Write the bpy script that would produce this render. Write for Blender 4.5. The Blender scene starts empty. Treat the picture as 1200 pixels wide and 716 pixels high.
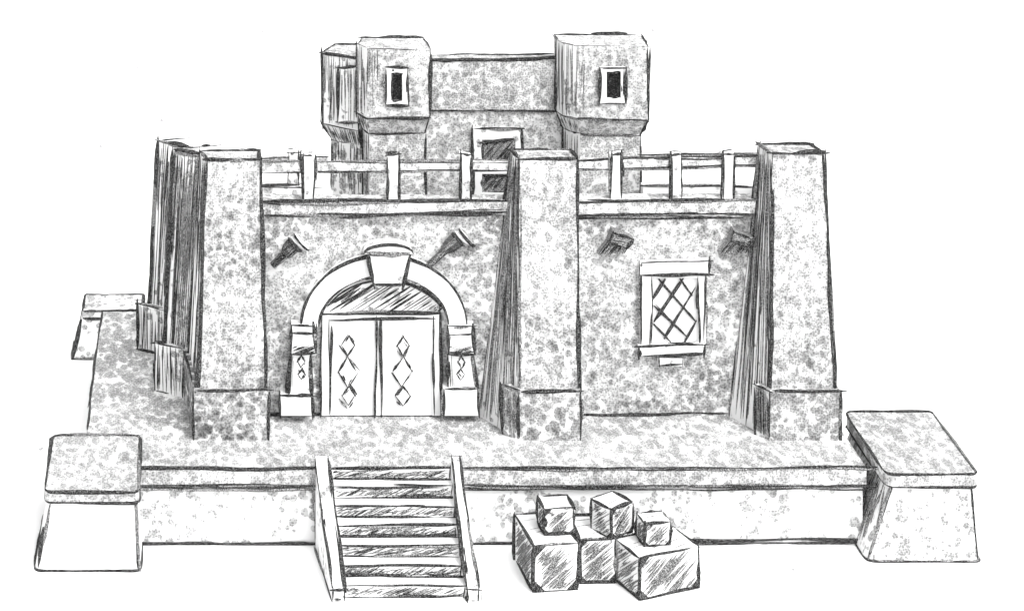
import bpy, math, random
from mathutils import Vector as V

random.seed(11)
R = random.random
def U(a, b): return a + (b - a) * R()
SC = bpy.context.scene
COL = SC.collection

# ------------------------------------------------------------------ camera geometry (metres; ground z = 0, camera over the origin)
F, VX, VY, HC = 2700.0, 243.0, -618.0, 19.87
ZT = 1.45                                             # terrace level
def at(px, py, Y): return V(((px - VX) * Y / F, Y, HC - (py - VY) * Y / F))
def xat(px, Y): return (px - VX) * Y / F
def zat(py, Y): return HC - (py - VY) * Y / F

# ------------------------------------------------------------------ materials
def nodes(name):
    m = bpy.data.materials.new(name); m.use_nodes = True
    nt = m.node_tree; b = nt.nodes['Principled BSDF']
    b.inputs['Roughness'].default_value = 0.95
    b.inputs['Specular IOR Level'].default_value = 0.05
    return m, nt, b
def math_node(nt, op, a, b=None, c=None, clamp=False):
    n = nt.nodes.new('ShaderNodeMath'); n.operation = op; n.use_clamp = clamp
    for i, v in enumerate((a, b, c)):
        if v is None: continue
        if isinstance(v, (int, float)): n.inputs[i].default_value = v
        else: nt.links.new(v, n.inputs[i])
    return n.outputs[0]
def smooth(nt, v, lo, hi):
    n = nt.nodes.new('ShaderNodeMapRange'); n.interpolation_type = 'SMOOTHSTEP'
    n.inputs['From Min'].default_value = lo; n.inputs['From Max'].default_value = hi
    nt.links.new(v, n.inputs['Value']); return n.outputs['Result']
def noise(nt, vec, scale, detail=0.0, rough=0.5):
    n = nt.nodes.new('ShaderNodeTexNoise'); n.inputs['Scale'].default_value = scale
    n.inputs['Detail'].default_value = detail; n.inputs['Roughness'].default_value = rough
    nt.links.new(vec, n.inputs['Vector']); return n.outputs['Fac']
def grey(v): return (v, v, v, 1)

def stucco(name, cover=0.85, tone=0.27, deep=0.10, white=0.80, stretch=1.0, cell=25.0, grain=0.8, wash=None):
    """white lime render under a soft grey speckle: fine round grains gathered in overlapping round blotches, bare white gaps between.
    cover: how much of the wall the blotches take; tone / deep: grey of a single blotch and of many on top of each other"""
    m, nt, b = nodes(name)
    g = nt.nodes.new('ShaderNodeNewGeometry'); pos = g.outputs['Position']
    low = math_node(nt, 'SUBTRACT', noise(nt, pos, 0.8, 2.0), 0.5)           # broad worn areas
    lift = math_node(nt, 'MULTIPLY', low, 1.1)
    rag = math_node(nt, 'MULTIPLY_ADD', noise(nt, pos, 13.0, 1.0), 0.16, -0.08)
    dens = None
    for k, s in enumerate((3.9, 4.8, 5.7, 6.8, 8.2)):
        mp = nt.nodes.new('ShaderNodeVectorMath'); mp.operation = 'MULTIPLY_ADD'
        mp.inputs[1].default_value = (1, 1 / stretch, 1)
        mp.inputs[2].default_value = (3.7 * k + .3, 1.9 * k, 5.1 * k); nt.links.new(pos, mp.inputs[0])
        vo = nt.nodes.new('ShaderNodeTexVoronoi'); vo.inputs['Scale'].default_value = s
        nt.links.new(mp.outputs[0], vo.inputs['Vector'])
        disc = smooth(nt, math_node(nt, 'ADD', vo.outputs['Distance'], rag), 0.53, 0.29)
        sx = nt.nodes.new('ShaderNodeSeparateXYZ'); nt.links.new(vo.outputs['Color'], sx.inputs[0])
        here = math_node(nt, 'GREATER_THAN', math_node(nt, 'ADD', sx.outputs[0], lift), 1.0 - cover)
        amp = math_node(nt, 'MULTIPLY_ADD', sx.outputs[1], 0.8, 0.5)
        d = math_node(nt, 'MULTIPLY', math_node(nt, 'MULTIPLY', disc, here), amp)
        dens = d if dens is None else math_node(nt, 'ADD', dens, d)
    dens = math_node(nt, 'MULTIPLY', dens, math_node(nt, 'MULTIPLY_ADD', low, 2.2, 1.0, clamp=False))   # heavier and lighter stains
    on = smooth(nt, dens, 0.0, 0.8)
    gv = nt.nodes.new('ShaderNodeTexVoronoi'); gv.inputs['Scale'].default_value = cell; gv.inputs['Randomness'].default_value = 0.8
    nt.links.new(pos, gv.inputs['Vector'])
    gr = smooth(nt, gv.outputs['Distance'], 0.22, 0.72)                       # 0 at a grain, 1 between grains
    shade = nt.nodes.new('ShaderNodeMapRange'); nt.links.new(dens, shade.inputs['Value'])
    for k, v in (('From Min', .5), ('From Max', 3.6), ('To Min', tone), ('To Max', deep)): shade.inputs[k].default_value = v
    al = math_node(nt, 'MULTIPLY', shade.outputs['Result'], math_node(nt, 'MULTIPLY_ADD', gr, grain, 1.0 - grain * .45))
    cb = nt.nodes.new('ShaderNodeCombineColor')
    for k in range(3): nt.links.new(al, cb.inputs[k])
    mx = nt.nodes.new('ShaderNodeMix'); mx.data_type = 'RGBA'
    mx.inputs['A'].default_value = grey(white); nt.links.new(cb.outputs[0], mx.inputs['B'])
    if wash is not None:                                                      # thin grey wash in the gaps, itself patchy
        wm = nt.nodes.new('ShaderNodeMix'); wm.data_type = 'RGBA'
        wm.inputs['A'].default_value = grey(white)
        wc = nt.nodes.new('ShaderNodeCombineColor'); wa = math_node(nt, 'MULTIPLY', math_node(nt, 'MULTIPLY_ADD', gr, grain * 1.2, 1.0 - grain * .4), wash)
        for k in range(3): nt.links.new(wa, wc.inputs[k])
        nt.links.new(wc.outputs[0], wm.inputs['B'])
        nt.links.new(smooth(nt, noise(nt, pos, 3.1, 2.0), 0.40, 0.56), wm.inputs['Factor'])
        nt.links.new(wm.outputs['Result'], mx.inputs['A'])
    nt.links.new(on, mx.inputs['Factor']); nt.links.new(mx.outputs['Result'], b.inputs['Base Color'])
    return m
def graphite(name, dark, light, lo, hi):
    m, nt, b = nodes(name)
    g = nt.nodes.new('ShaderNodeNewGeometry')
    n = noise(nt, g.outputs['Position'], 52.0, 1.5)
    mx = nt.nodes.new('ShaderNodeMix'); mx.data_type = 'RGBA'
    mx.inputs['A'].default_value = grey(dark); mx.inputs['B'].default_value = grey(light)
    nt.links.new(smooth(nt, n, lo, hi), mx.inputs['Factor']); nt.links.new(mx.outputs['Result'], b.inputs['Base Color'])
    return m
M = {
    'stucco': stucco('speckled_stucco', .85, .385, .145, wash=.41),
    'floor': stucco('speckled_terrace', .68, .38, .23, stretch=1.8, wash=.46),
    'plinth': stucco('mottled_plinth', .95, .31, .09, wash=.38),
    'keep': stucco('keep_stucco', .91, .45, .23, wash=.48),
    'sparse': stucco('sparse_stucco', .27, .37, .23),
    'ledge': stucco('ledge_plaster', .42, .40, .24, wash=.50),
    'lime': stucco('limewash', .03, .36, .24),
    'clean': stucco('clean_white_paint', -.22, .36, .24),
    'sand': stucco('white_ground', -.20, .36, .26, white=.92, stretch=2.4),
    'wood': graphite('charred_wood', .03, .24, .40, .68),
    'stub': graphite('weathered_wood', .09, .42, .36, .66),
    'line': graphite('dark_graphite', 0.012, 0.20, 0.44, 0.74),
    'soft': graphite('soft_graphite', 0.055, 0.42, 0.40, 0.68),
    'black': graphite('black_opening', 0.010, 0.09, 0.50, 0.74),
}

# ------------------------------------------------------------------ mesh builder
class MB:
    def __init__(s): s.v = []; s.f = []; s.m = []
    def add(s, pts, faces, mi=0):
        o = len(s.v); s.v += [V(p) for p in pts]
        for f in faces: s.f.append([o + i for i in f]); s.m.append(mi)
    def solid(s, bot, top, mi=0):
        n = len(bot)
        s.add(list(bot) + list(top), [list(range(n))[::-1], list(range(n, 2 * n))] +
              [[i, (i + 1) % n, n + (i + 1) % n, n + i] for i in range(n)], mi)
    def ruled(s, a, b, c, d, nu=10, nv=10, mi=0):
        P = [a.lerp(b, i / nu).lerp(d.lerp(c, i / nu), j / nv) for j in range(nv + 1) for i in range(nu + 1)]
        s.add(P, [[j * (nu + 1) + i, j * (nu + 1) + i + 1, (j + 1) * (nu + 1) + i + 1, (j + 1) * (nu + 1) + i] for j in range(nv) for i in range(nu)], mi)
    def box(s, x0, x1, y0, y1, z0, z1, mi=0):
        p = [(x0, y0), (x1, y0), (x1, y1), (x0, y1)]
        s.solid([V((a, b, z0)) for a, b in p], [V((a, b, z1)) for a, b in p], mi)
    def slab(s, front, y1, mi=0):
        """a shape given by its front outline (points), with real thickness back to depth y1"""
        s.solid(front, [V((p.x, y1, p.z)) for p in front], mi)
    # --- drawn strokes: slim tapered round ridges lying on the surface
    def poly(s, pts, r=.024, mi=1, wob=.010, taper=True, step=.16):
        P = [pts[0]]
        for a, b in zip(pts, pts[1:]):
            k = max(1, int((b - a).length / step))
            for i in range(1, k + 1): P.append(a.lerp(b, i / k))
        n = len(P)
        if n < 3: P = [P[0], P[0].lerp(P[-1], .5), P[-1]]; n = 3
        ph = [U(0, 6.28) for _ in range(4)]; fr = U(.8, 2.2)
        L = sum((b - a).length for a, b in zip(P, P[1:]))
        ring = 5; base = len(s.v); t = 0
        rr = r
        for i, p in enumerate(P):
            d = (P[min(i + 1, n - 1)] - P[max(i - 1, 0)])
            if d.length < 1e-6: d = V((0, 0, 1))
            d.normalize()
            a = d.cross(V((.13, .97, .21))).normalized(); b = d.cross(a)
            if i: t += (P[i] - P[i - 1]).length
            w = wob * (math.sin(t * fr + ph[0]) + .5 * math.sin(t * fr * 3.1 + ph[1]))
            w2 = wob * .3 * math.sin(t * fr * 1.7 + ph[2])
            c = p + a * w + b * w2
            rr = r * (0.80 + .28 * math.sin(t * 2.3 + ph[3]) + U(-.13, .13))
            if taper:
                e = min(t, L - t); rr *= min(1, .35 + e / max(.10, min(.35, L * .2)))
            rr = max(rr, .004)
            for k in range(ring):
                an = 6.28318 * k / ring
                s.v.append(c + a * (rr * math.cos(an)) + b * (rr * .75 * math.sin(an)))
        for i in range(n - 1):
            for k in range(ring):
                q = base + i * ring + k; q2 = base + i * ring + (k + 1) % ring
                s.f.append([q, q2, q2 + ring, q + ring]); s.m.append(mi)
        s.f.append([base + k for k in range(ring)][::-1]); s.m.append(mi)
        s.f.append([base + (n - 1) * ring + k for k in range(ring)]); s.m.append(mi)
    def edge(s, a, b, w=1.0, n=2, ov=.12, soft=.35, off=.032):
        a = V(a); b = V(b); d = b - a; L = d.length
        if L < 1e-4: return
        u = d / L
        for i in range(n):
            j = V((U(-off, off), U(-off * .4, off * .4), U(-off, off))) if i else V((0, 0, 0))
            o0, o1 = U(-.3, 1) * ov, U(-.3, 1) * ov
            p, q = a - u * min(o0, L * .3) + j, b + u * min(o1, L * .3) + j
            if i and R() < .75:
                t0 = U(0, .55); t1 = min(1, t0 + U(.3, .6)); p, q = a + d * t0 + j, a + d * t1 + j
            j2 = V((U(-off, off), 0, U(-off, off))) * .6
            s.poly([p, q + j2], r=.033 * w * U(.7, 1.2), mi=2 if (i and R() < soft) else 1, wob=.014)
    def loop(s, pts, w=1.0, n=1, close=True, **k):
        P = list(pts) + ([pts[0]] if close else [])
        for a, b in zip(P, P[1:]): s.edge(a, b, w, n, **k)
    def curve(s, pts, w=1.0, n=2, off=.018):
        for i in range(n):
            j = V((U(-off, off), 0, U(-off, off))) if i else V((0, 0, 0))
            P = pts
            if i:
                k0 = int(U(0, .4) * len(pts)); k1 = int(U(.6, 1) * len(pts)); P = pts[k0:max(k1, k0 + 3)]
            s.poly([p + j for p in P], r=.035 * w * U(.8, 1.15), mi=2 if (i and R() < .4) else 1, wob=.006)
    def hatch(s, a, b, c, d, n=30, r=.014, dark=.25, full=.35, slant=0.0):
        """strokes that draw shade on a face, running from edge a-b (foot) to edge d-c (head) of it"""
        a, b, c, d = map(V, (a, b, c, d))
        nr = (b - a).cross(d - a); nr.normalize()
        if nr.y > 0: nr = -nr
        for i in range(n):
            u = (i + U(.1, .9)) / n
            p, q = a.lerp(b, min(1, max(0, u))), d.lerp(c, min(1, max(0, u + slant + U(-.03, .03))))
            if R() < full: t0, t1 = U(0, .05), U(.94, 1)
            else:
                t0 = U(0, .7); t1 = min(1, t0 + U(.25, .65))
            p, q = p.lerp(q, t0) + nr * .004, p.lerp(q, t1) + nr * .004
            s.poly([p, q], r=r * U(.65, 1.35), mi=1 if R() < dark else 2, wob=.008)
    def hatch_rect(s, a, b, d, ang=40, gap=.06, r=.012, dark=.3, inset=.03, skip=.1, inside=None):
        """parallel slanting strokes clipped to the parallelogram a, b, d"""
        a, b, d = map(V, (a, b, d)); ex, ey = b - a, d - a
        w, h = ex.length, ey.length; ex = ex / w; ey = ey / h
        nr = ex.cross(ey); nr.normalize()
        if nr.y > 0: nr = -nr
        ca, sa = math.cos(math.radians(ang)), math.sin(math.radians(ang))
        c0 = -w * abs(sa) - h; o = c0
        while o < w + h:
            o += gap * U(.6, 1.4)
            pts = []
            N = 60; L = w + h
            for k in range(N + 1):
                t = -L + 2 * L * k / N
                x, y = o * sa + t * ca + (w / 2), -o * ca + t * sa + h / 2
                if inset <= x <= w - inset and inset <= y <= h - inset and (inside is None or inside(x, y)):
                    pts.append(a + ex * x + ey * y + nr * .005)
            if len(pts) < 2 or R() < skip: continue
            p, q = pts[0], pts[-1]
            if R() < .45:
                t0 = U(0, .35); t1 = U(.55, 1); p, q = p.lerp(q, t0), p.lerp(q, t1)
            s.poly([p, q], r=r * U(.6, 1.5), mi=1 if R() < dark else 2, wob=.006)
    def build(s, name, mat, parent=None, loc=(0, 0, 0)):
        root = parent
        while root is not None and root.parent is not None: root = root.parent
        off = V(root.location) if root is not None else V(loc)
        me = bpy.data.meshes.new(name)
        me.from_pydata([tuple(p - off) for p in s.v], [], s.f)
        for x in (mat, 'line', 'soft', 'lime'): me.materials.append(M[x])
        me.polygons.foreach_set('material_index', s.m); me.update()
        o = bpy.data.objects.new(name, me); COL.objects.link(o)
        if parent is None: o.location = off
        else: o.parent = parent
        return o
def thing(name, label, cat, loc, group=None):
    o = bpy.data.objects.new(name, None); COL.objects.link(o); o.location = loc
    o['label'] = label; o['category'] = cat
    if group: o['group'] = group
    return o
def plan(pts, z): return [V((x, y, z)) for x, y in pts]
def lerp2(p, q, t): return (p[0] + (q[0] - p[0]) * t, p[1] + (q[1] - p[1]) * t)
def rounded(pts, rad, n=4):
    out = []; N = len(pts)
    for i, p in enumerate(pts):
        a, b = pts[i - 1], pts[(i + 1) % N]
        r = rad[i] if isinstance(rad, (list, tuple)) else rad
        la = math.dist(p, a); lb = math.dist(p, b)
        p0, p1 = lerp2(p, a, r / la), lerp2(p, b, r / lb)
        for k in range(n + 1):
            t = k / n
            out.append(lerp2(lerp2(p0, p, t), lerp2(p, p1, t), t))
    return out
def lined(mb, bot, top, wt=1.0, wv=1.0, wb=1.0, n=2, skip_v=(), skip_t=(), skip_b=()):
    """solid plus its drawn edges"""
    mb.solid(bot, top); k = len(bot)
    for i in range(k):
        j = (i + 1) % k
        if wt and i not in skip_t: mb.edge(top[i], top[j], wt, n)
        if wb and i not in skip_b: mb.edge(bot[i], bot[j], wb, n)
        if wv and i not in skip_v: mb.edge(bot[i], top[i], wv, n)

# ------------------------------------------------------------------ ground
g = MB(); g.box(-260, 300, -20, 460, -.6, 0)
gr = g.build('ground', 'sand'); gr['kind'] = 'structure'

# ------------------------------------------------------------------ terrace platform
YF = 42.65; XL, XR, YB = -2.32, 12.2, 50.6
pf = thing('stone_platform', 'low speckled stone platform carrying the whole fort, with a projecting rim', 'platform', (5, 46.6, 0))
b = MB(); b.box(XL + .05, XR - .05, YF + .07, YB - .05, 0, ZT - .36)
for k in range(2): b.edge((XL, YF + .05, .03), (2.05, YF + .05, .02), 1.0, 2); b.edge((4.7, YF + .05, .03), (12.1, YF + .05, .03 + .08 * k), .9, 2)
b.edge((XL + .05, YB, 0), (XL + .05, YF, 0), .8, 1)
b.build('platform_wall', 'sparse', pf)
b = MB(); b.box(XL, XR, YF, YB, ZT - .36, ZT)
for xa, xb in ((-1.35, 2.03), (4.72, 12.35)):
    for q in range(3): b.edge((xa, YF, ZT - .01 * q), (xb, YF, ZT), .8, 2)
    for q in range(3): b.edge((xa, YF - .005, ZT - .36 - .03 * q + .03), (xb, YF - .005, ZT - .35 - .03 * q + .03), .72, 2, off=.03, soft=.6)  # dark strokes draw the shadow under the rim
b.edge((XL, 44.4, ZT), (XL, YB, ZT), 1.0, 2); b.edge((XL, YB, ZT), (1, YB, ZT), .9, 1)
b.build('terrace_floor', 'floor', pf)

# ------------------------------------------------------------------ corner blocks
def corner_block(label, cap_pts, zc, th, bt, bb, rad, batch, mat_body, mat_cap):
    cx = sum(p[0] for p in cap_pts) / 4; cy = sum(p[1] for p in cap_pts) / 4
    t = thing('corner_block', label, 'stone block', (cx, cy, 0), 'corner blocks of the platform')
    m = MB()
    bo, to = plan(rounded(bb, rad), 0), plan(rounded(bt, rad), zc - th)
    m.solid(bo, to)
    n = len(bo) // 4
    for i in range(4):
        k = i * n + n // 2
        if i != batch.get('novert'): m.edge(bo[k], to[k], batch.get('wv', 1.35), 3)
    m.curve([p + V((0, 0, .015)) for p in bo + bo[:1]], 1.1, 2)
    for h in batch.get('hatch', ()):
        m.hatch(*[V(p) for p in h], n=17, r=.014, dark=.2, full=.3)  # strokes stand in for shade on the block's side
    m.build('block_body', mat_body, t)
    m = MB()
    cp = rounded(cap_pts, rad)
    lo, hi = plan(cp, zc - th), plan(cp, zc)
    m.solid(lo, hi)
    m.curve(hi + hi[:1], 1.15, 2); m.curve(hi + hi[:1], .8, 1); m.curve(lo + lo[:1], .9, 2)
    m.build('cap_slab', mat_cap, t)
    return t
corner_block('white speckled corner block with a thick cap, at the left front corner of the platform',
             [(-2.94, 41.55), (-1.23, 41.55), (-1.27, 43.98), (-2.96, 43.98)], 1.49, .20,
             [(-2.88, 41.62), (-1.26, 41.62), (-1.29, 43.9), (-2.90, 43.9)],
             [(-3.13, 41.66), (-1.21, 41.66), (-1.21, 44.0), (-3.13, 44.0)], [.18, .14, .18, .18], {}, 'clean', 'floor')
corner_block('grey speckled corner block with a hatched left side, right of the crates',
             [(12.40, 42.1), (14.08, 42.1), (14.12, 44.89), (12.42, 44.89)], 1.57, .24,
             [(12.50, 42.16), (14.02, 42.16), (14.05, 44.8), (12.5, 44.8)],
             [(12.02, 42.02), (14.11, 42.02), (14.11, 44.95), (12.02, 44.95)], [.22, .14, .12, .16],
             {'hatch': [((11.98, 43.2, .25), (12.10, 42.1, .05), (12.48, 42.30, 1.28), (12.42, 43.4, 1.3)), ((11.98, 43.2, .05), (12.02, 42.6, .05), (12.48, 42.30, 1.28), (12.42, 43.4, 1.3))], 'wv': 1.15}, 'sparse', 'floor')
corner_block('small pale corner block half hidden beyond the platform, behind its left back corner',
             [(-2.79, 51.6), (-1.45, 51.6), (-1.45, 52.6), (-2.79, 52.6)], 1.10, .17,
             [(-2.80, 51.62), (-1.5, 51.62), (-1.5, 52.55), (-2.8, 52.55)],
             [(-3.04, 51.6), (-1.4, 51.6), (-1.4, 52.7), (-3.04, 52.7)], .05, {}, 'sparse', 'sparse')

# ------------------------------------------------------------------ stairs
st = thing('stone_staircase', 'straight flight of seven steps with dark risers, leading up to the terrace', 'stairs', (3.4, 41.6, 0))
RUN, RISE = .325, ZT / 7
def sk(x0, x1, Y): return x0 + (x1 - x0) * (YF - Y) / 2.0        # the flight splays slightly to the right as it comes down
for k in range(7):
    y0 = YF - RUN * k; z1 = ZT - RISE * k; z0 = z1 - RISE
    y1 = YF - .002 if k == 0 else y0 + RUN
    m = MB()
    xl, xr = sk(2.26, 2.42, y0), sk(4.50, 4.57, y0)
    if k == 0: y0 -= .03; y1 = YF - .003
    m.box(xl, xr, y0, y1, 0, z1 - .004)
    m.edge((xl, y0, z1), (xr, y0, z1 + .01), .9, 2); m.edge((xl, y0, z0 + .012), (xr, y0, z0 + .02), 1.0, 2)
    m.edge((xr - .04, y0, z0), (xr - .02, y0, z1), .7, 1)
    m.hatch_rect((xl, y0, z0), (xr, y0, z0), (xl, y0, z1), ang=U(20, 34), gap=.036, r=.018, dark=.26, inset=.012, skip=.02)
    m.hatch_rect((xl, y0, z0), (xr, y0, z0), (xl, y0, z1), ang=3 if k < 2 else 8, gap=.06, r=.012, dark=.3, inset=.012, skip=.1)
    m.build('step', 'clean', st)
for (xa0, xa1, xb0, xb1) in ((2.0, 2.19, 2.255, 2.42), (4.505, 4.575, 4.66, 4.78)):
    m = MB()
    y0, y1 = 40.58, YF + .30
    def X(a0, a1, y): return sk(a0, a1, y)
    zf, zb = .20, 1.67
    yb = YF + .0
    a = [V((X(xa0, xa1, y0), y0, 0)), V((X(xb0, xb1, y0), y0, 0)), V((X(xb0, xb1, y0), y0, zf)), V((X(xa0, xa1, y0), y0, zf))]
    c = [V((X(xa0, xa1, YF - .004), YF - .004, 0)), V((X(xb0, xb1, YF - .004), YF - .004, 0)), V((X(xb0, xb1, YF - .004), YF - .004, zb)), V((X(xa0, xa1, YF - .004), YF - .004, zb))]
    m.solid(a, c)
    m.loop(a, .9, 2)
    m.edge(a[3], c[3], 1.25, 2); m.edge(a[2], c[2], 1.15, 2); m.edge(a[0], c[0], .9, 2)
    m.edge(c[3], c[2], .7, 1); m.edge(c[0], c[3], .9, 2)
    m.build('stair_side_wall', 'lime', st)

# ------------------------------------------------------------------ the fort
fort = thing('desert_fort', 'speckled mud brick fort with sloping buttresses, arched double door and lattice window', 'fort', (6, 45.5, ZT))
YW = 45.0; ZP = 5.653
# front wall + coping
m = MB(); m.box(.8, 11.2, YW, YW + .35, ZT, ZP - .004)
m.edge((1.12, YW, ZT + .01), (5.25, YW, ZT + .015), 1.25, 3); m.edge((7.25, YW, ZT + .02), (10.2, YW, ZT + .03), 1.2, 3)
for q in range(3): m.edge((7.0, YW, 5.36 - .03 * q), (8.4 + q, YW, 5.38 - .03 * q), .7, 1)
m.build('front_wall', 'stucco', fort)
m = MB(); m.box(.85, 5.98, YW - .10, YW + .36, ZP - .26, ZP)
m.edge((1.0, YW - .10, ZP), (5.95, YW - .10, ZP + .03), 1.1, 3, off=.03)
for q in range(4): m.edge((1.0 + .3 * q, YW - .10, ZP - .26 - .015 * q), (5.85, YW - .10, ZP - .24 + .03 * q), .85, 2, off=.03)
m.box(7.05, 10.95, YW - .10, YW + .36, ZP - .26, ZP + .02)
m.edge((7.1, YW - .10, ZP), (11.0, YW - .10, ZP + .05), 1.0, 3, off=.03); m.edge((7.1, YW - .10, ZP - .26), (10.8, YW - .10, ZP - .22), .9, 3, off=.03)
m.build('wall_coping', 'ledge', fort)
# roof and rear walls
m = MB(); m.box(.0, 11.5, YW + .36, 46.78, 4.8, 5.0); m.build('roof', 'floor', fort)
for xa, xb in ((-.1, 2.4), (8.85, 11.6)):
    m = MB(); m.box(xa, xb, 46.8, 47.06, ZT, 5.37); m.edge((max(xa, .4), 46.8, 5.37), (min(xb, 11), 46.8, 5.37), 1.0, 2); m.build('rear_wall', 'lime', fort)
m = MB(); m.box(11.2, 11.85, YW + .02, 46.79, ZT, 5.6); m.build('side_wall', 'stucco', fort)

def buttress(pl, sh_b, sh_t, z_top, left_hatch, n1, lean, top_lines=1.5, extra=None):
    """pl, sh_b, sh_t: plan polygons [front left, front right, back right, back left ...] of plinth, shaft foot and shaft head"""
    m = MB()
    zb = 2.39
    bo, to = plan(sh_b, ZT), plan(sh_t, z_top)
    n = len(bo)
    m.add(bo + to, [list(range(n))[::-1], list(range(n, 2 * n))])
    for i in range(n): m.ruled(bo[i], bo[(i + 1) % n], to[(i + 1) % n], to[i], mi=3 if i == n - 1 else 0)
    m.edge(bo[0], to[0], 1.05, 3); m.edge(bo[1], to[1], 1.0, 3)
    for i in range(len(to)): m.edge(to[i], to[(i + 1) % len(to)], top_lines, 3, off=.018)
    m.edge(bo[-1], to[-1], .8, 2)
    m.hatch(bo[-1], bo[0], to[0], to[-1], n=n1, r=.015, dark=.38, full=.45)  # shade of the left face, drawn as pencil hatching
    if extra: extra(m)
    o = m.build('buttress', 'stucco', fort)
    m = MB()
    p2 = [lerp2(p, q, .06) for p, q in zip(pl, sh_b[:len(pl)])] if len(pl) == len(sh_b) else pl
    lo, hi = plan(pl, ZT), plan(p2, zb)
    m.solid(lo, hi)
    m.edge(hi[0] + V((.05, 0, 0)), hi[1], 1.0, 1); m.edge(hi[0] + V((.1, 0, .0)), hi[1] - V((.1, 0, -.02)), .8, 1)
    m.edge(lo[0], hi[0], 1.0, 3); m.edge(lo[1], hi[1], 1.05, 3); m.edge(hi[-1], hi[0], 1.0, 2); m.edge(lo[-1], hi[-1], 1.0, 2)
    m.hatch(lo[-1] + V((0, 0, .1)), lo[0], hi[0], hi[-1], n=max(10, n1 // 2), r=.014, dark=.4, full=.5)
    m.build('plinth', 'plinth', o)
    return o
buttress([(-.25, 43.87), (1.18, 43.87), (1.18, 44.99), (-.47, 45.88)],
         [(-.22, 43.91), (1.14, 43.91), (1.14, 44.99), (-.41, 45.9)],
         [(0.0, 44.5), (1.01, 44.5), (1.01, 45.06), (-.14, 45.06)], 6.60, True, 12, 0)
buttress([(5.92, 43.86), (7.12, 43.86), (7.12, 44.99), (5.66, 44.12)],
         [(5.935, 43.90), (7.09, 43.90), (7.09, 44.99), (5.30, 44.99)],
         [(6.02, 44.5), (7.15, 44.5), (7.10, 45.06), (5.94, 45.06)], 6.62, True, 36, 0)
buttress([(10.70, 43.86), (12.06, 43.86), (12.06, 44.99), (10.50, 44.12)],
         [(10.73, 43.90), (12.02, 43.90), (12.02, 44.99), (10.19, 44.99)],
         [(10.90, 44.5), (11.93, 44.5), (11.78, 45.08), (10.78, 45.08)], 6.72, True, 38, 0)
# shafts of the splayed left side, stepping back
def side_buttress(sb, stp, zt, pl, n):
    m = MB(); bo, to = plan(sb, 2.1), plan(stp, zt)
    m.solid(bo, to)
    m.edge(bo[3], to[3], 1.4, 4); m.edge(to[3], to[0], 1.6, 4); m.edge(to[3], to[2], .9, 1, ov=.0); m.edge(to[0], to[1], 1., 2); m.edge(bo[0], to[0], .9, 2)
    m.hatch(bo[3], bo[0], to[0], to[3], n=n, r=.015, dark=.28, full=.4)  # hatching puts the shaded side's tone into strokes
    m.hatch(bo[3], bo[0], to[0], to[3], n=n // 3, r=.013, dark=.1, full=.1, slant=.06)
    o = m.build('side_buttress', 'lime', fort)
    m = MB(); lo, hi = plan(pl, ZT), plan(pl, 2.42)
    m.solid(lo, hi)
    m.edge(lo[3], hi[3], 1.2, 2); m.edge(hi[3], hi[0], 1.0, 2); m.edge(lo[3], lerp3(lo[3], lo[0], .5), 1.1, 2); m.edge(hi[3], hi[2], .9, 1)
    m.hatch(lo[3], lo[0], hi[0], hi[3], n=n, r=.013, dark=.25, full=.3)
    m.build('plinth', 'lime', o)
def lerp3(a, b, t): return a.lerp(b, t)
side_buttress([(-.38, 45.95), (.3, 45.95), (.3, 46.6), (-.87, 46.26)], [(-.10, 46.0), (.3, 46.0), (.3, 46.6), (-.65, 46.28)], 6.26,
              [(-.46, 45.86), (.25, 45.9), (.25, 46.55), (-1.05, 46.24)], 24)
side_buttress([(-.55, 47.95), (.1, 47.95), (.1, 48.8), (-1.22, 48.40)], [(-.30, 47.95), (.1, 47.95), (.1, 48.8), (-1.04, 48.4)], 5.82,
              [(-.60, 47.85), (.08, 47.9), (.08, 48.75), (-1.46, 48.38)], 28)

# ------------------------------------------------------------------ arched double door
D = lambda x, y, Y=YW: at(x, y, Y)
def rect(x0, x1, y0, y1, Y): return [at(x0, y1, Y), at(x1, y1, Y), at(x1, y0, Y), at(x0, y0, Y)]
m = MB()                                                           # frame: two jambs and a lintel bar
for x0, x1 in ((377, 386.5), (506.5, 516)): m.slab(rect(x0, x1, 366, 487, YW - .09), YW - .003)
m.slab(rect(386.6, 506.4, 366, 374, YW - .09), YW - .003); m.slab(rect(440.5, 445.5, 374.1, 487, YW - .075), YW - .003)
y = YW - .09
for a, b_, w, n in (((377, 367), (516, 366), 1.2, 3), ((386, 374.5), (507, 373.5), .9, 2), ((386, 374), (386, 487), .9, 2), ((507, 374), (509, 487), .9, 2),
                    ((378, 366), (376, 487), 1.0, 2), ((515, 366), (517, 487), 1.1, 2), ((440.5, 374), (440.5, 487), .9, 2), ((446, 374), (446, 487), 1.0, 2)):
    m.edge(D(*a, y), D(*b_, y), w, n)
m.build('door_frame', 'clean', fort)
for x0, x1, cx in ((386.7, 440.3, 408), (445.7, 506.3, 472)):
    m = MB(); m.slab(rect(x0, x1, 374.2, 486.5, YW - .045), YW - .003)
    leaf = m.build('door_leaf', 'clean', fort)
    for cy, hw, hh in ((405.5, 8.5, 12.5), (436, 11, 17), (464, 8, 11.5)):
        m = MB(); y = YW - .075
        o = [D(cx + U(-1, 1), cy - hh, y), D(cx + hw, cy, y), D(cx + U(-1, 1), cy + hh, y), D(cx - hw, cy, y)]
        m.slab(o, YW - .046); m.loop(o, .85, 2, ov=.03)
        m.build('diamond_ornament', 'clean', leaf)
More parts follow.
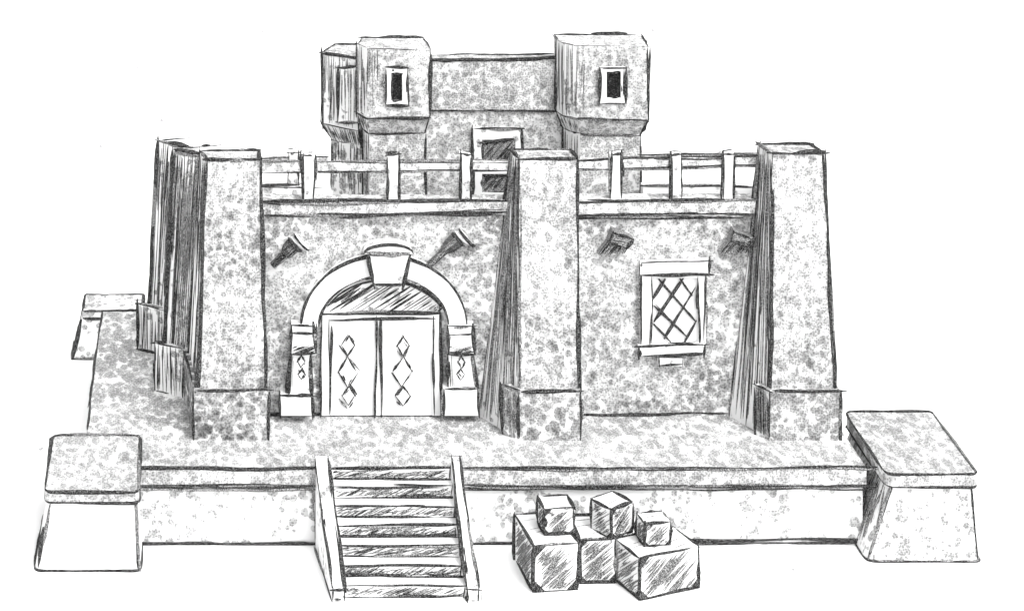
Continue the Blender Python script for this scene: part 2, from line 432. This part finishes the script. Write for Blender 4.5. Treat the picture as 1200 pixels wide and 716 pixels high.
# tympanum
AX, AY = 450.0, 383.0
def ell(a, b, t, Y): return at(AX + a * math.cos(t), AY - b * math.sin(t), Y)
m = MB(); y = YW - .05
t0 = math.asin(17 / 59.)
pts = [ell(77, 59, t0 + (math.pi - 2 * t0) * k / 24, y) for k in range(25)]
m.slab(pts, YW - .003)
A0, B0, C0 = at(374, 366, y), at(526, 366, y), at(374, 323, y)
wq, hq = (B0 - A0).length, (C0 - A0).length
def in_ell(x, yy):
    px = 374 + 152 * x / wq; py = 366 - 43 * yy / hq
    return ((px - AX) / 75.) ** 2 + ((py - AY) / 57.) ** 2 < 1
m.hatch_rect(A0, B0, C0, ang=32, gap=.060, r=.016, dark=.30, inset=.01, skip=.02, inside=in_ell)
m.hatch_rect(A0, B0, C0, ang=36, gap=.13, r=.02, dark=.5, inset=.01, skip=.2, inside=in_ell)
m.build('tympanum', 'lime', fort)
# arch ring
m = MB(); y = YW - .22; N = 28
th = [math.pi * k / N for k in range(N + 1)]
for k in range(N):
    q = [ell(97, 83, th[k], y), ell(97, 83, th[k + 1], y), ell(76, 58, th[k + 1], y), ell(76, 58, th[k], y)]
    m.slab(q, YW - .003)
m.curve([ell(97, 83, t, y) for t in th], 1.1, 3); m.curve([ell(97, 83, t, y) for t in th[4:13]], 1.0, 1); m.curve([ell(76, 58, t, y) for t in th], 1.1, 3)
m.curve([ell(74, 54, t, YW - .06) for t in th[4:-4]], .9, 2)
arch = m.build('arch', 'clean', fort)
m = MB(); y = YW - .34
kq = [D(429, 297, y), D(437, 334, y), D(472, 333, y), D(481, 298, y)]
m.slab(kq, YW - .003); m.edge(kq[0], kq[1], 1.3, 2); m.edge(kq[2], kq[3], 1.7, 3); m.edge(kq[1], kq[2], 1.1, 2)
m.build('keystone', 'lime', arch)
m = MB(); y = YW - .40
cq = [at(455 + 29 * math.cos(t), 298 - 11 * math.sin(t), y) for t in [math.pi * k / 10 for k in range(11)]]
m.slab(cq, YW - .003); m.curve(cq, 1.1, 2); m.edge(cq[0], cq[-1], 1.3, 3)
m.build('keystone_cap', 'lime', arch)
# door columns
for cap, sh, ba, sgn in (((342, 370, 382, 414), (341, 364, 415, 463), (329, 367, 463, 487), 1), ((525, 556, 383, 414), (525, 553, 415, 456), (520, 561, 456, 487), -1)):
    m = MB(); y = YW - .26
    q = [D(sh[0] - 5 * (sgn > 0), sh[3], y), D(sh[1] + 4 * (sgn < 0) + 2, sh[3], y), D(sh[1], sh[2], y), D(sh[0], sh[2], y)]
    m.slab(q, YW - .003); m.edge(q[0], q[3], 1.4, 3); m.edge(q[1], q[2], 1.4, 3)
    m.hatch(q[0], q[0].lerp(q[1], .22), q[3].lerp(q[2], .2), q[3], n=6, r=.014, dark=.5)  # drawn shade along the column's left side
    cx = (sh[0] + sh[1]) / 2 + 1
    for cy in (424, 438):
        o = [D(cx, cy - 7, y), D(cx + 4.5, cy, y), D(cx, cy + 7, y), D(cx - 4.5, cy, y)]
        m.loop([p + V((0, -.005, 0)) for p in o], .7, 2, ov=.02)
    col = m.build('door_column', 'lime', fort)
    m = MB(); y = YW - .34; q = rect(cap[0], cap[1], cap[2], cap[3], y)
    m.slab(q, YW - .003); m.loop(q, 1.2, 2, ov=.04); m.edge(D(cap[0], cap[2] + 9, y), D(cap[1], cap[2] + 8, y), .9, 2)
    m.hatch_rect(D(cap[0], cap[3], y), D(cap[1], cap[3], y), D(cap[0], cap[3] - 9, y), ang=20, gap=.035, r=.022, dark=.7, inset=.0)
    m.edge(D(cap[1], cap[3], y), D(cap[1] - 2, cap[2], y), 1.6, 2)
    m.build('capital', 'clean', col)
    m = MB(); y = YW - .36; q = rect(ba[0], ba[1], ba[2], ba[3], y)
    m.slab(q, YW - .003); m.edge(q[3], q[2], 1.2, 2); m.edge(q[0], q[3], 1.0, 3); m.edge(q[1], q[2], 1.0, 2)
    m.build('column_base', 'clean', col)

# ------------------------------------------------------------------ lattice window
m = MB(); y = YW - .10
for x0, x1 in ((750.5, 764), (818, 827)): m.slab(rect(x0, x1, 323.2, 404.8, y), YW - .003)
for y0, y1 in ((323.2, 326), (402, 404.8)): m.slab(rect(764, 818, y0, y1, y), YW - .003)
for a, b_ in (((750.5, 323), (751, 405)), ((764, 326), (764, 404)), ((818, 326), (818, 404)), ((828, 323), (825, 405))): m.edge(D(*a, y), D(*b_, y), 1.0, 2)
win = m.build('window', 'clean', fort)
m = MB(); y = YW - .15; q = [D(750, 323, y), D(831, 322, y), D(831, 305, y), D(750, 308, y)]; m.slab(q, YW - .003); m.loop(q, 1.1, 2); m.build('lintel', 'lime', win)
m = MB(); y = YW - .17; q = [D(748.5, 418, y), D(824.5, 416, y), D(826, 403, y), D(748.5, 405.5, y)]; m.slab(q, YW - .003); m.loop(q, 1.1, 2); m.build('sill', 'lime', win)
m = MB(); y = YW - .16; q = rect(772, 801, 419.5, 429, y); m.slab(q, YW - .003); m.loop(q, .6, 1); m.build('sill_block', 'lime', win)
m = MB(); m.slab(rect(764.2, 817.8, 326.2, 401.8, YW - .03), YW - .003); m.build('pane', 'clean', win)
m = MB(); y = YW - .06
L = [((345, 290), (510, 480)), ((435, 285), (495, 365)), ((325, 405), (470, 545)), ((320, 490), (400, 570)), ((375, 290), (315, 385)), ((455, 285), (325, 480)), ((505, 330), (370, 555)), ((512, 475), (455, 575))]
for a, b_ in L:
    p, q = [D(680 + c[0] / 3.768, 250 + c[1] / 3.768, y) for c in (a, b_)]
    m.poly([p, q], r=.036, wob=.006); m.poly([p + V((.015, 0, .012)), q], r=.024, wob=.01)
m.build('lattice', 'line', win)

# ------------------------------------------------------------------ things on the front wall
def torch(label, s0, s1, h0, hw, rim):
    c = D(*s0); t = thing('wall_torch', label, 'torch', (c.x, YW, c.z), 'torches above the door')
    y = YW - .10
    a, b_, h = D(*s0, y), D(*s1, y), D(*h0, y)
    ax = (h - a).normalized(); sd = V((-ax.z, 0, ax.x))
    def lathe(m, prof, n=10):
        rings = [[p + sd * (r * math.cos(6.28318 * k / n)) + V((0, r * math.sin(6.28318 * k / n), 0)) for k in range(n)] for p, r in prof]
        for r0, r1 in zip(rings, rings[1:]): m.solid(r0, r1, 0)
    m = MB(); lathe(m, [(a, .065), (b_, .075)])
    for k in range(7): m.poly([a + sd * U(-.06, .06) + V((0, -.07, 0)), b_ + ax * .1 + sd * U(-.07, .07) + V((0, -.08, 0))], r=.016, mi=1 if R() < .5 else 2)
    m.build('shaft', 'wood', t)
    m = MB(); lathe(m, [(b_, .10), (b_.lerp(h, .35), .15), (h, .16)])
    for k in range(10):
        u = U(-.13, .13); m.poly([b_ + sd * u * .8 + V((0, -.13, 0)), h + sd * u + V((0, -.16, 0))], r=.017, mi=1 if R() < .5 else 2)
    ring = lambda c, r: [c + sd * (r * math.cos(t)) + V((0, -r * abs(math.sin(t)), 0)) for t in [math.pi * k / 8 for k in range(9)]]
    m.poly(ring(h, .17), r=.042, wob=.0)
    m.build('head', 'wood', t)
    m = MB(); r0, r1 = D(*rim[0], y), D(*rim[1], y); c = r0.lerp(r1, .5)
    lathe(m, [(h + ax * .05, .15), (c - ax * .02, .18), (c + ax * .03, .20)])
    m.poly(ring(c + ax * .02, .215), r=.045, wob=.0); m.build('rim', 'lime', t)
torch('dark torch fixed to the wall left of the arch keystone', (319, 311), (334, 297), (345, 286), 0, ((349, 275), (356, 293)))
torch('dark torch fixed to the wall right of the arch keystone', (502, 311), (522, 293), (537, 280), 0, ((541, 270), (550, 287)))
def beam_end(label, dx):
    c = D(720 + dx, 285); t = thing('beam_end', label, 'beam', (c.x, YW, c.z), 'beam ends above the lattice window')
    y0 = YW - .30
    def P(x, yy, Y): return at(680 + x / 3.768 + dx, 250 + yy / 3.768, Y)
    m = MB(); f = [P(80, 182, y0 + .06), P(195, 176, y0 + .06), P(212, 148, y0 + .06), P(130, 122, y0 + .06)]  # dark solid wedge shaped like the cast shadow below the beam head
    m.slab(f, YW - .003)
    for k in range(12):
        u = k / 11; m.poly([f[0].lerp(f[1], u) + V((U(-.02, .02), -.006, 0)), f[3].lerp(f[2], u) + V((U(-.02, .02), -.006, 0))], r=.02 * U(.7, 1.3), mi=1 if R() < .55 else 2)
    m.build('beam_shadow_wedge', 'stub', t)
    m = MB(); f = [P(128, 125, y0), P(208, 150, y0), P(235, 114, y0), P(146, 78, y0)]
    m.slab(f, YW - .003)
    m.loop(f, 1.2, 2, ov=.03); m.hatch_rect(f[0], f[1], f[3], ang=8, gap=.035, r=.016, dark=.3, inset=.01, skip=.02); m.edge(f[1], f[2], 1.8, 2)
    m.build('beam_head', 'stub', t)
beam_end('stubby dark beam end jutting from the wall above the left side of the lattice window', 0)
beam_end('stubby dark beam end jutting from the wall close to the rightmost buttress', 142)

# ------------------------------------------------------------------ railings
def railing(label, posts, x0, x1, Y, zb, zt, r0, r1, tilt, group, w=13.0):
    cx = xat((x0 + x1) / 2, Y)
    t = thing('roof_railing', label, 'railing', (cx, Y, zb), group)
    for px in posts:
        m = MB(); a, b_ = xat(px - w / 2, Y), xat(px + w / 2, Y)
        lo = plan([(a, Y - .09), (b_, Y - .09), (b_, Y + .09), (a, Y + .09)], zb + .002)
        hi = [p + V((U(-.02, .02), 0, zt - zb + U(-.03, .03))) for p in lo]
        m.solid(lo, hi)
        m.edge(lo[0], hi[0], 1.1, 2); m.edge(lo[1], hi[1], 1.1, 2); m.edge(hi[0], hi[1], 1.0, 2); m.edge(hi[3], hi[2], .8, 1)
        m.build('post', 'lime', t)
    m = MB(); a, b_ = xat(x0, Y), xat(x1, Y)
    q = [V((a, Y - .05, r0)), V((b_, Y - .05, r0 + tilt)), V((b_, Y - .05, r1 + tilt)), V((a, Y - .05, r1))]
    m.slab(q, Y + .05); m.edge(q[0], q[1], .7, 3, soft=.6); m.edge(q[3], q[2], .7, 3, soft=.6)
    m.build('rail', 'ledge', t)
FR, BR = 'railings along the front parapet', 'railings at the back of the roof'
railing('white post and board railing on the parapet above the arched door', (361, 460, 545), 305, 600, 45.12, ZP, 6.54, 6.19, 6.37, .02, FR)
railing('white post and board railing on the parapet above the lattice window', (721.5, 791, 852), 677, 897, 45.12, ZP + .02, 6.55, 6.24, 6.42, .09, FR)
railing('low back railing seen in the gap left of the towers', (343,), 290, 384, 46.93, 5.37, 6.06, 5.70, 5.93, 0, BR, 11)
railing('low back railing seen in the gap right of the towers', (), 752, 893, 46.93, 5.37, 6.02, 5.80, 5.98, .03, BR, 11)

# ------------------------------------------------------------------ keep tower
keep = thing('keep_tower', 'speckled keep with two corbelled square turrets rising behind the fort roof', 'tower', (5.6, 48.2, ZT))
m = MB(); YK = 48.0
m.box(3.6, 8.6, YK, 49.6, ZT, 7.2); m.box(3.6, 8.6, YK - .06, YK + .3, 6.57, 7.66)
m.edge((4.5, YK - .06, 6.57), (7.4, YK - .06, 6.60), 1.0, 2); m.edge((4.55, YK - .06, 7.64), (7.5, YK - .06, 7.68), 1.1, 3, off=.03); m.edge((4.55, YK + .28, 7.66), (7.5, YK + .28, 7.68), .9, 2)
m.build('keep_wall', 'keep', keep)
def turret(pu, ps, zt, zc, zs, hat, rad=None):
    m = MB()
    up, us = plan(pu, zc), plan(pu, zt)
    lo, ls = plan(ps, zs), plan(ps, ZT)
    n = len(pu)
    m.add(up + us + lo + ls, [list(range(n, 2 * n)), list(range(3 * n, 4 * n))[::-1]])
    bare = [f[0] for f in hat['faces']]
    for lo_, hi_ in ((up, us), (lo, up), (ls, lo)):
        for i in range(n): m.ruled(lo_[i], lo_[(i + 1) % n], hi_[(i + 1) % n], hi_[i], 1, 1, 3 if i in bare else 0)
    for i in range(n):
        j = (i + 1) % n
        m.edge(us[i], us[j], .35 if (i in hat['front']) else 1.0, 1 if (i in hat['front']) else 3); m.edge(up[i], up[j], .95, 2)
        if lo[i].y < 47.9 or True: m.edge(lo[i], lo[j], .9, 2)
    for i in hat['sil']:
        m.edge(up[i], us[i], 1.05, 3); m.edge(lo[i], up[i], 1.05, 2); m.edge(ls[i] + V((0, 0, 3.4)), lo[i], .9, 2)
    for (i, j, k) in hat['faces']:
        m.hatch(up[i], up[j], us[j], us[i], n=k, r=.014, dark=.25, full=.35)  # left faces get their shade from drawn strokes
        m.hatch(lo[i], lo[j], up[j], up[i], n=k, r=.013, dark=.25, full=.5)
        m.hatch(ls[i] + V((0, 0, 3.4)), ls[j] + V((0, 0, 3.4)), lo[j], lo[i], n=k, r=.013, dark=.3, full=.4)
    if 'more' in hat: hat['more'](m, up, us)
    return m.build('turret', 'keep', keep)
def px2(l): return [(xat(a, Y), Y) for a, Y in l]
def slit(par, x0, x1, y0, y1, a0, a1, b0, b1, Y):
    m = MB(); y = Y - .05
    for q in (rect(x0, a0, y0, y1, y), rect(a1, x1, y0, y1, y), rect(a0, a1, y0, b0, y), rect(a0, a1, b1, y1, y)): m.slab(q, Y - .002)
    m.loop(rect(x0, x1, y0, y1, y), 1.05, 2, ov=.03); m.build('window_frame', 'clean', par)
    m = MB(); q = rect(a0, a1, b0, b1, Y - .02); m.slab(q, Y - .002); m.loop([p + V((0, -.02, 0)) for p in q], .9, 2, ov=.02); m.build('window_opening', 'black', par)
# left turret with chamfered left corner
def strips(m, up, us):
    a, b_ = up[0], up[1]; c, d = us[0], us[1]
    m.hatch(a, a.lerp(b_, .16), c.lerp(d, .16), c, n=7, r=.012, dark=.15, full=.1)
lt = turret(px2([(430, 47.2), (505, 47.2), (497, 48.1), (424, 48.1), (418, 47.6)]), px2([(433, 47.42), (499, 47.42), (492, 48.1), (428, 48.1), (425, 47.75)]),
            8.06, 6.65, 6.27, {'front': (0, 4), 'sil': (1, 4), 'faces': ((4, 0, 12),), 'more': strips})
slit(lt, 452, 478, 80, 123, 458.5, 471.5, 86, 118, 47.2)
# rear left turret
def panel(m, up, us): pass
rt = turret(px2([(421, 47.72), (440, 48.2), (440, 48.9), (392, 48.9), (378, 48.25)]), px2([(424, 47.82), (440, 48.2), (440, 48.9), (398, 48.9), (389, 48.3)]),
            7.72, 6.22, 5.88, {'front': (), 'sil': (0, 4), 'faces': ((4, 0, 26),)})
m = MB(); a0, b0 = V((xat(378, 48.25), 48.25, 0)), V((xat(421, 47.72), 47.72, 0)); e = (b0 - a0); nr = V((e.y, -e.x, 0)).normalized()
if nr.y > 0: nr = -nr
def fp(u, z, o): return V((a0.x + e.x * u, a0.y + e.y * u, z)) + nr * o
q = [fp(.46, 6.33, .05), fp(.98, 6.42, .05), fp(.98, 7.58, .05), fp(.46, 7.48, .05)]
m.solid(q, [p - nr * .045 for p in q]); m.edge(q[0], q[3], 1.3, 3); m.edge(q[3], q[2], 1.0, 2); m.edge(q[0], q[1], 1.1, 2)
m.hatch(q[0], q[1], q[2], q[3], n=13, r=.012, dark=.12, full=.3)
m.build('wall_panel', 'lime', rt)
# right turret
def strips2(m, up, us):
    a, b_ = up[0], up[1]; c, d = us[0], us[1]
    m.hatch(a, a.lerp(b_, .1), c.lerp(d, .1), c, n=6, r=.013, dark=.15, full=.3)
rr_ = turret(px2([(677, 47.2), (760, 47.2), (752, 48.1), (649, 48.1), (652, 47.8), (662, 47.40)]), px2([(680, 47.42), (750, 47.42), (744, 48.1), (656, 48.1), (660, 47.88), (669, 47.6)]),
             8.12, 6.62, 6.25, {'front': (0, 4, 5), 'sil': (1, 4), 'faces': ((4, 5, 6), (5, 0, 7)), 'more': strips2})
slit(rr_, 703, 733, 79, 122, 711, 727.5, 84.5, 115, 47.2)
# two-light window in the keep wall
m = MB(); Y = YK; y = Y - .06
for q in (rect(553, 565, 150, 232, y), rect(604, 612, 150, 232, y), rect(565.1, 603.9, 150, 164, y), rect(565.1, 603.9, 194, 204, y), rect(565.1, 603.9, 226, 232, y)): m.slab(q, Y - .002)
m.loop(rect(553, 612, 151, 232, y), 1.2, 2); m.edge(D(565, 194, y), D(604, 192, y), 1.2, 2); m.edge(D(565, 206, y), D(604, 204, y), 1.0, 2); m.edge(D(565, 166, y), D(604, 162, y), 1.1, 2)
kw = m.build('window', 'lime', keep)
for q in (rect(565, 604, 164, 194, Y - .03), rect(565, 604, 204, 226, Y - .03)):
    m = MB(); m.slab(q, Y - .002); m.loop(q, 1.1, 2, ov=.02)
    m.hatch_rect(q[0], q[1], q[3], ang=48, gap=.034, r=.020, dark=.75, inset=.02, skip=.02)
    m.build('pane', 'stub', kw)

# ------------------------------------------------------------------ crates
def crate(label, x, y, z, w, d, h, yaw):
    t = thing('wooden_crate', label, 'crate', (x, y, z), 'crates beside the stairs')
    ca, sa = math.cos(math.radians(yaw)), math.sin(math.radians(yaw))
    def P(u, v, k): return V((x + u * ca - v * sa, y + u * sa + v * ca, z + k))       # u along the front, v to the back
    lo = [P(0, 0, 0), P(w, 0, 0), P(w, d, 0), P(0, d, 0)]; hi = [p + V((0, 0, h)) for p in lo]
    m = MB(); m.solid(lo, hi)
    for a, b_, c in ((lo[0], lo[1], hi[0]), (lo[3], lo[0], hi[3])):
        m.hatch_rect(a, b_, c, ang=38, gap=.036, r=.015, dark=.02, inset=.03, skip=.12)
        L = (b_ - a).length                                        # one broad dark band of strokes across the middle
        m.hatch_rect(a + (b_ - a) * .12, a + (b_ - a) * .80, a + (b_ - a) * .12 + (c - a) * .92, ang=42, gap=.034, r=.024, dark=.06, inset=.02, skip=.25)
    m.hatch_rect(hi[0], hi[1], hi[3], ang=12, gap=.16, r=.010, dark=0, inset=.04, skip=.4)
    m.build('box', 'clean', t)
    m = MB(); n = 2
    for i in range(4):
        j = (i + 1) % 4
        m.edge(hi[i], hi[j], 1.2, n, ov=.05, soft=.1, off=.018); m.edge(lo[i] + V((0, 0, .015)), lo[j] + V((0, 0, .015)), 1.25, n, ov=.03, soft=.1, off=.018); m.edge(lo[i], hi[i], 1.35, n, ov=.05, soft=.1, off=.018)
    m.build('edge_frame', 'line', t)
    for (a, b_, c) in ((lo[0], lo[1], hi[0]), (lo[1], lo[0], hi[1]), (hi[0], hi[1], lo[0]), (lo[0], lo[3], hi[0])):
        s = min(w, h) * .27; u = (b_ - a).normalized(); k = (c - a).normalized()
        nr = u.cross(k).normalized()
        ctr = P(w / 2, d / 2, h / 2)
        if nr.dot(a - ctr) < 0: nr = -nr
        q = [a + u * s + nr * .016, a + nr * .016, a + k * s + nr * .016]
        m = MB(); m.solid(q, [p - nr * .015 for p in q]); m.build('corner_plate', 'line', t)
crate('large crate at the left end of the pile, with a small crate on top', 5.80, 40.89, 0, .80, 1.24, .82, 8)
crate('plain crate in the middle of the bottom row, half hidden between two larger ones', 6.66, 41.22, 0, .64, .92, .79, 2)
crate('largest wide crate at the right end of the pile, turned towards the stairs', 7.62, 40.60, 0, 1.22, .79, .75, 22)
crate('small crate standing on the left large crate', 6.05, 41.30, .82, .54, .52, .47, 6)
crate('upper crate turned cornerwise, standing on the middle crate', 7.23, 41.22, .79, .50, .52, .54, 33)
crate('smallest crate standing on the wide right crate', 7.78, 41.02, .75, .48, .40, .42, 9)

# ------------------------------------------------------------------ light
w = bpy.data.worlds.new('World'); SC.world = w; w.use_nodes = True
nt = w.node_tree; bg = nt.nodes['Background']
EL, AZ = 55, 32                                                    # sun height; degrees to the right of straight behind the camera
sky = nt.nodes.new('ShaderNodeTexSky'); sky.sky_type = 'NISHITA'; sky.sun_disc = False
sky.sun_elevation = math.radians(EL); sky.sun_rotation = math.radians(180 - AZ)
sky.air_density = 1.0; sky.dust_density = 4.0
hs = nt.nodes.new('ShaderNodeHueSaturation'); hs.inputs['Saturation'].default_value = 0.0
nt.links.new(sky.outputs[0], hs.inputs['Color']); nt.links.new(hs.outputs[0], bg.inputs['Color'])
bg.inputs['Strength'].default_value = 0.15
sun = bpy.data.lights.new('sun', 'SUN'); sun.energy = 0.6; sun.angle = math.radians(25); sun.color = (1, .995, .985)
so = bpy.data.objects.new('sun', sun); COL.objects.link(so); so.location = (30, 10, 40)
dirv = V((math.sin(math.radians(AZ)) * math.cos(math.radians(EL)), -math.cos(math.radians(AZ)) * math.cos(math.radians(EL)), math.sin(math.radians(EL))))
so.rotation_euler = dirv.to_track_quat('Z', 'Y').to_euler()

# ------------------------------------------------------------------ camera (level view camera with a shifted back, as for architecture)
cd = bpy.data.cameras.new('camera'); cam = bpy.data.objects.new('camera', cd); COL.objects.link(cam)
cam.location = (0, 0, HC); cam.rotation_euler = (math.radians(90), 0, 0)
cd.sensor_width = 36; cd.lens = 36 * F / 1200
cd.shift_x = (600 - VX) / 1200; cd.shift_y = (VY - 358) / 1200
cd.clip_start = .5; cd.clip_end = 2000
SC.camera = cam
vs = SC.view_settings; vs.view_transform = 'Standard'; vs.look = 'None'; vs.gamma = 1; vs.use_curve_mapping = False
vs.exposure = 0.97
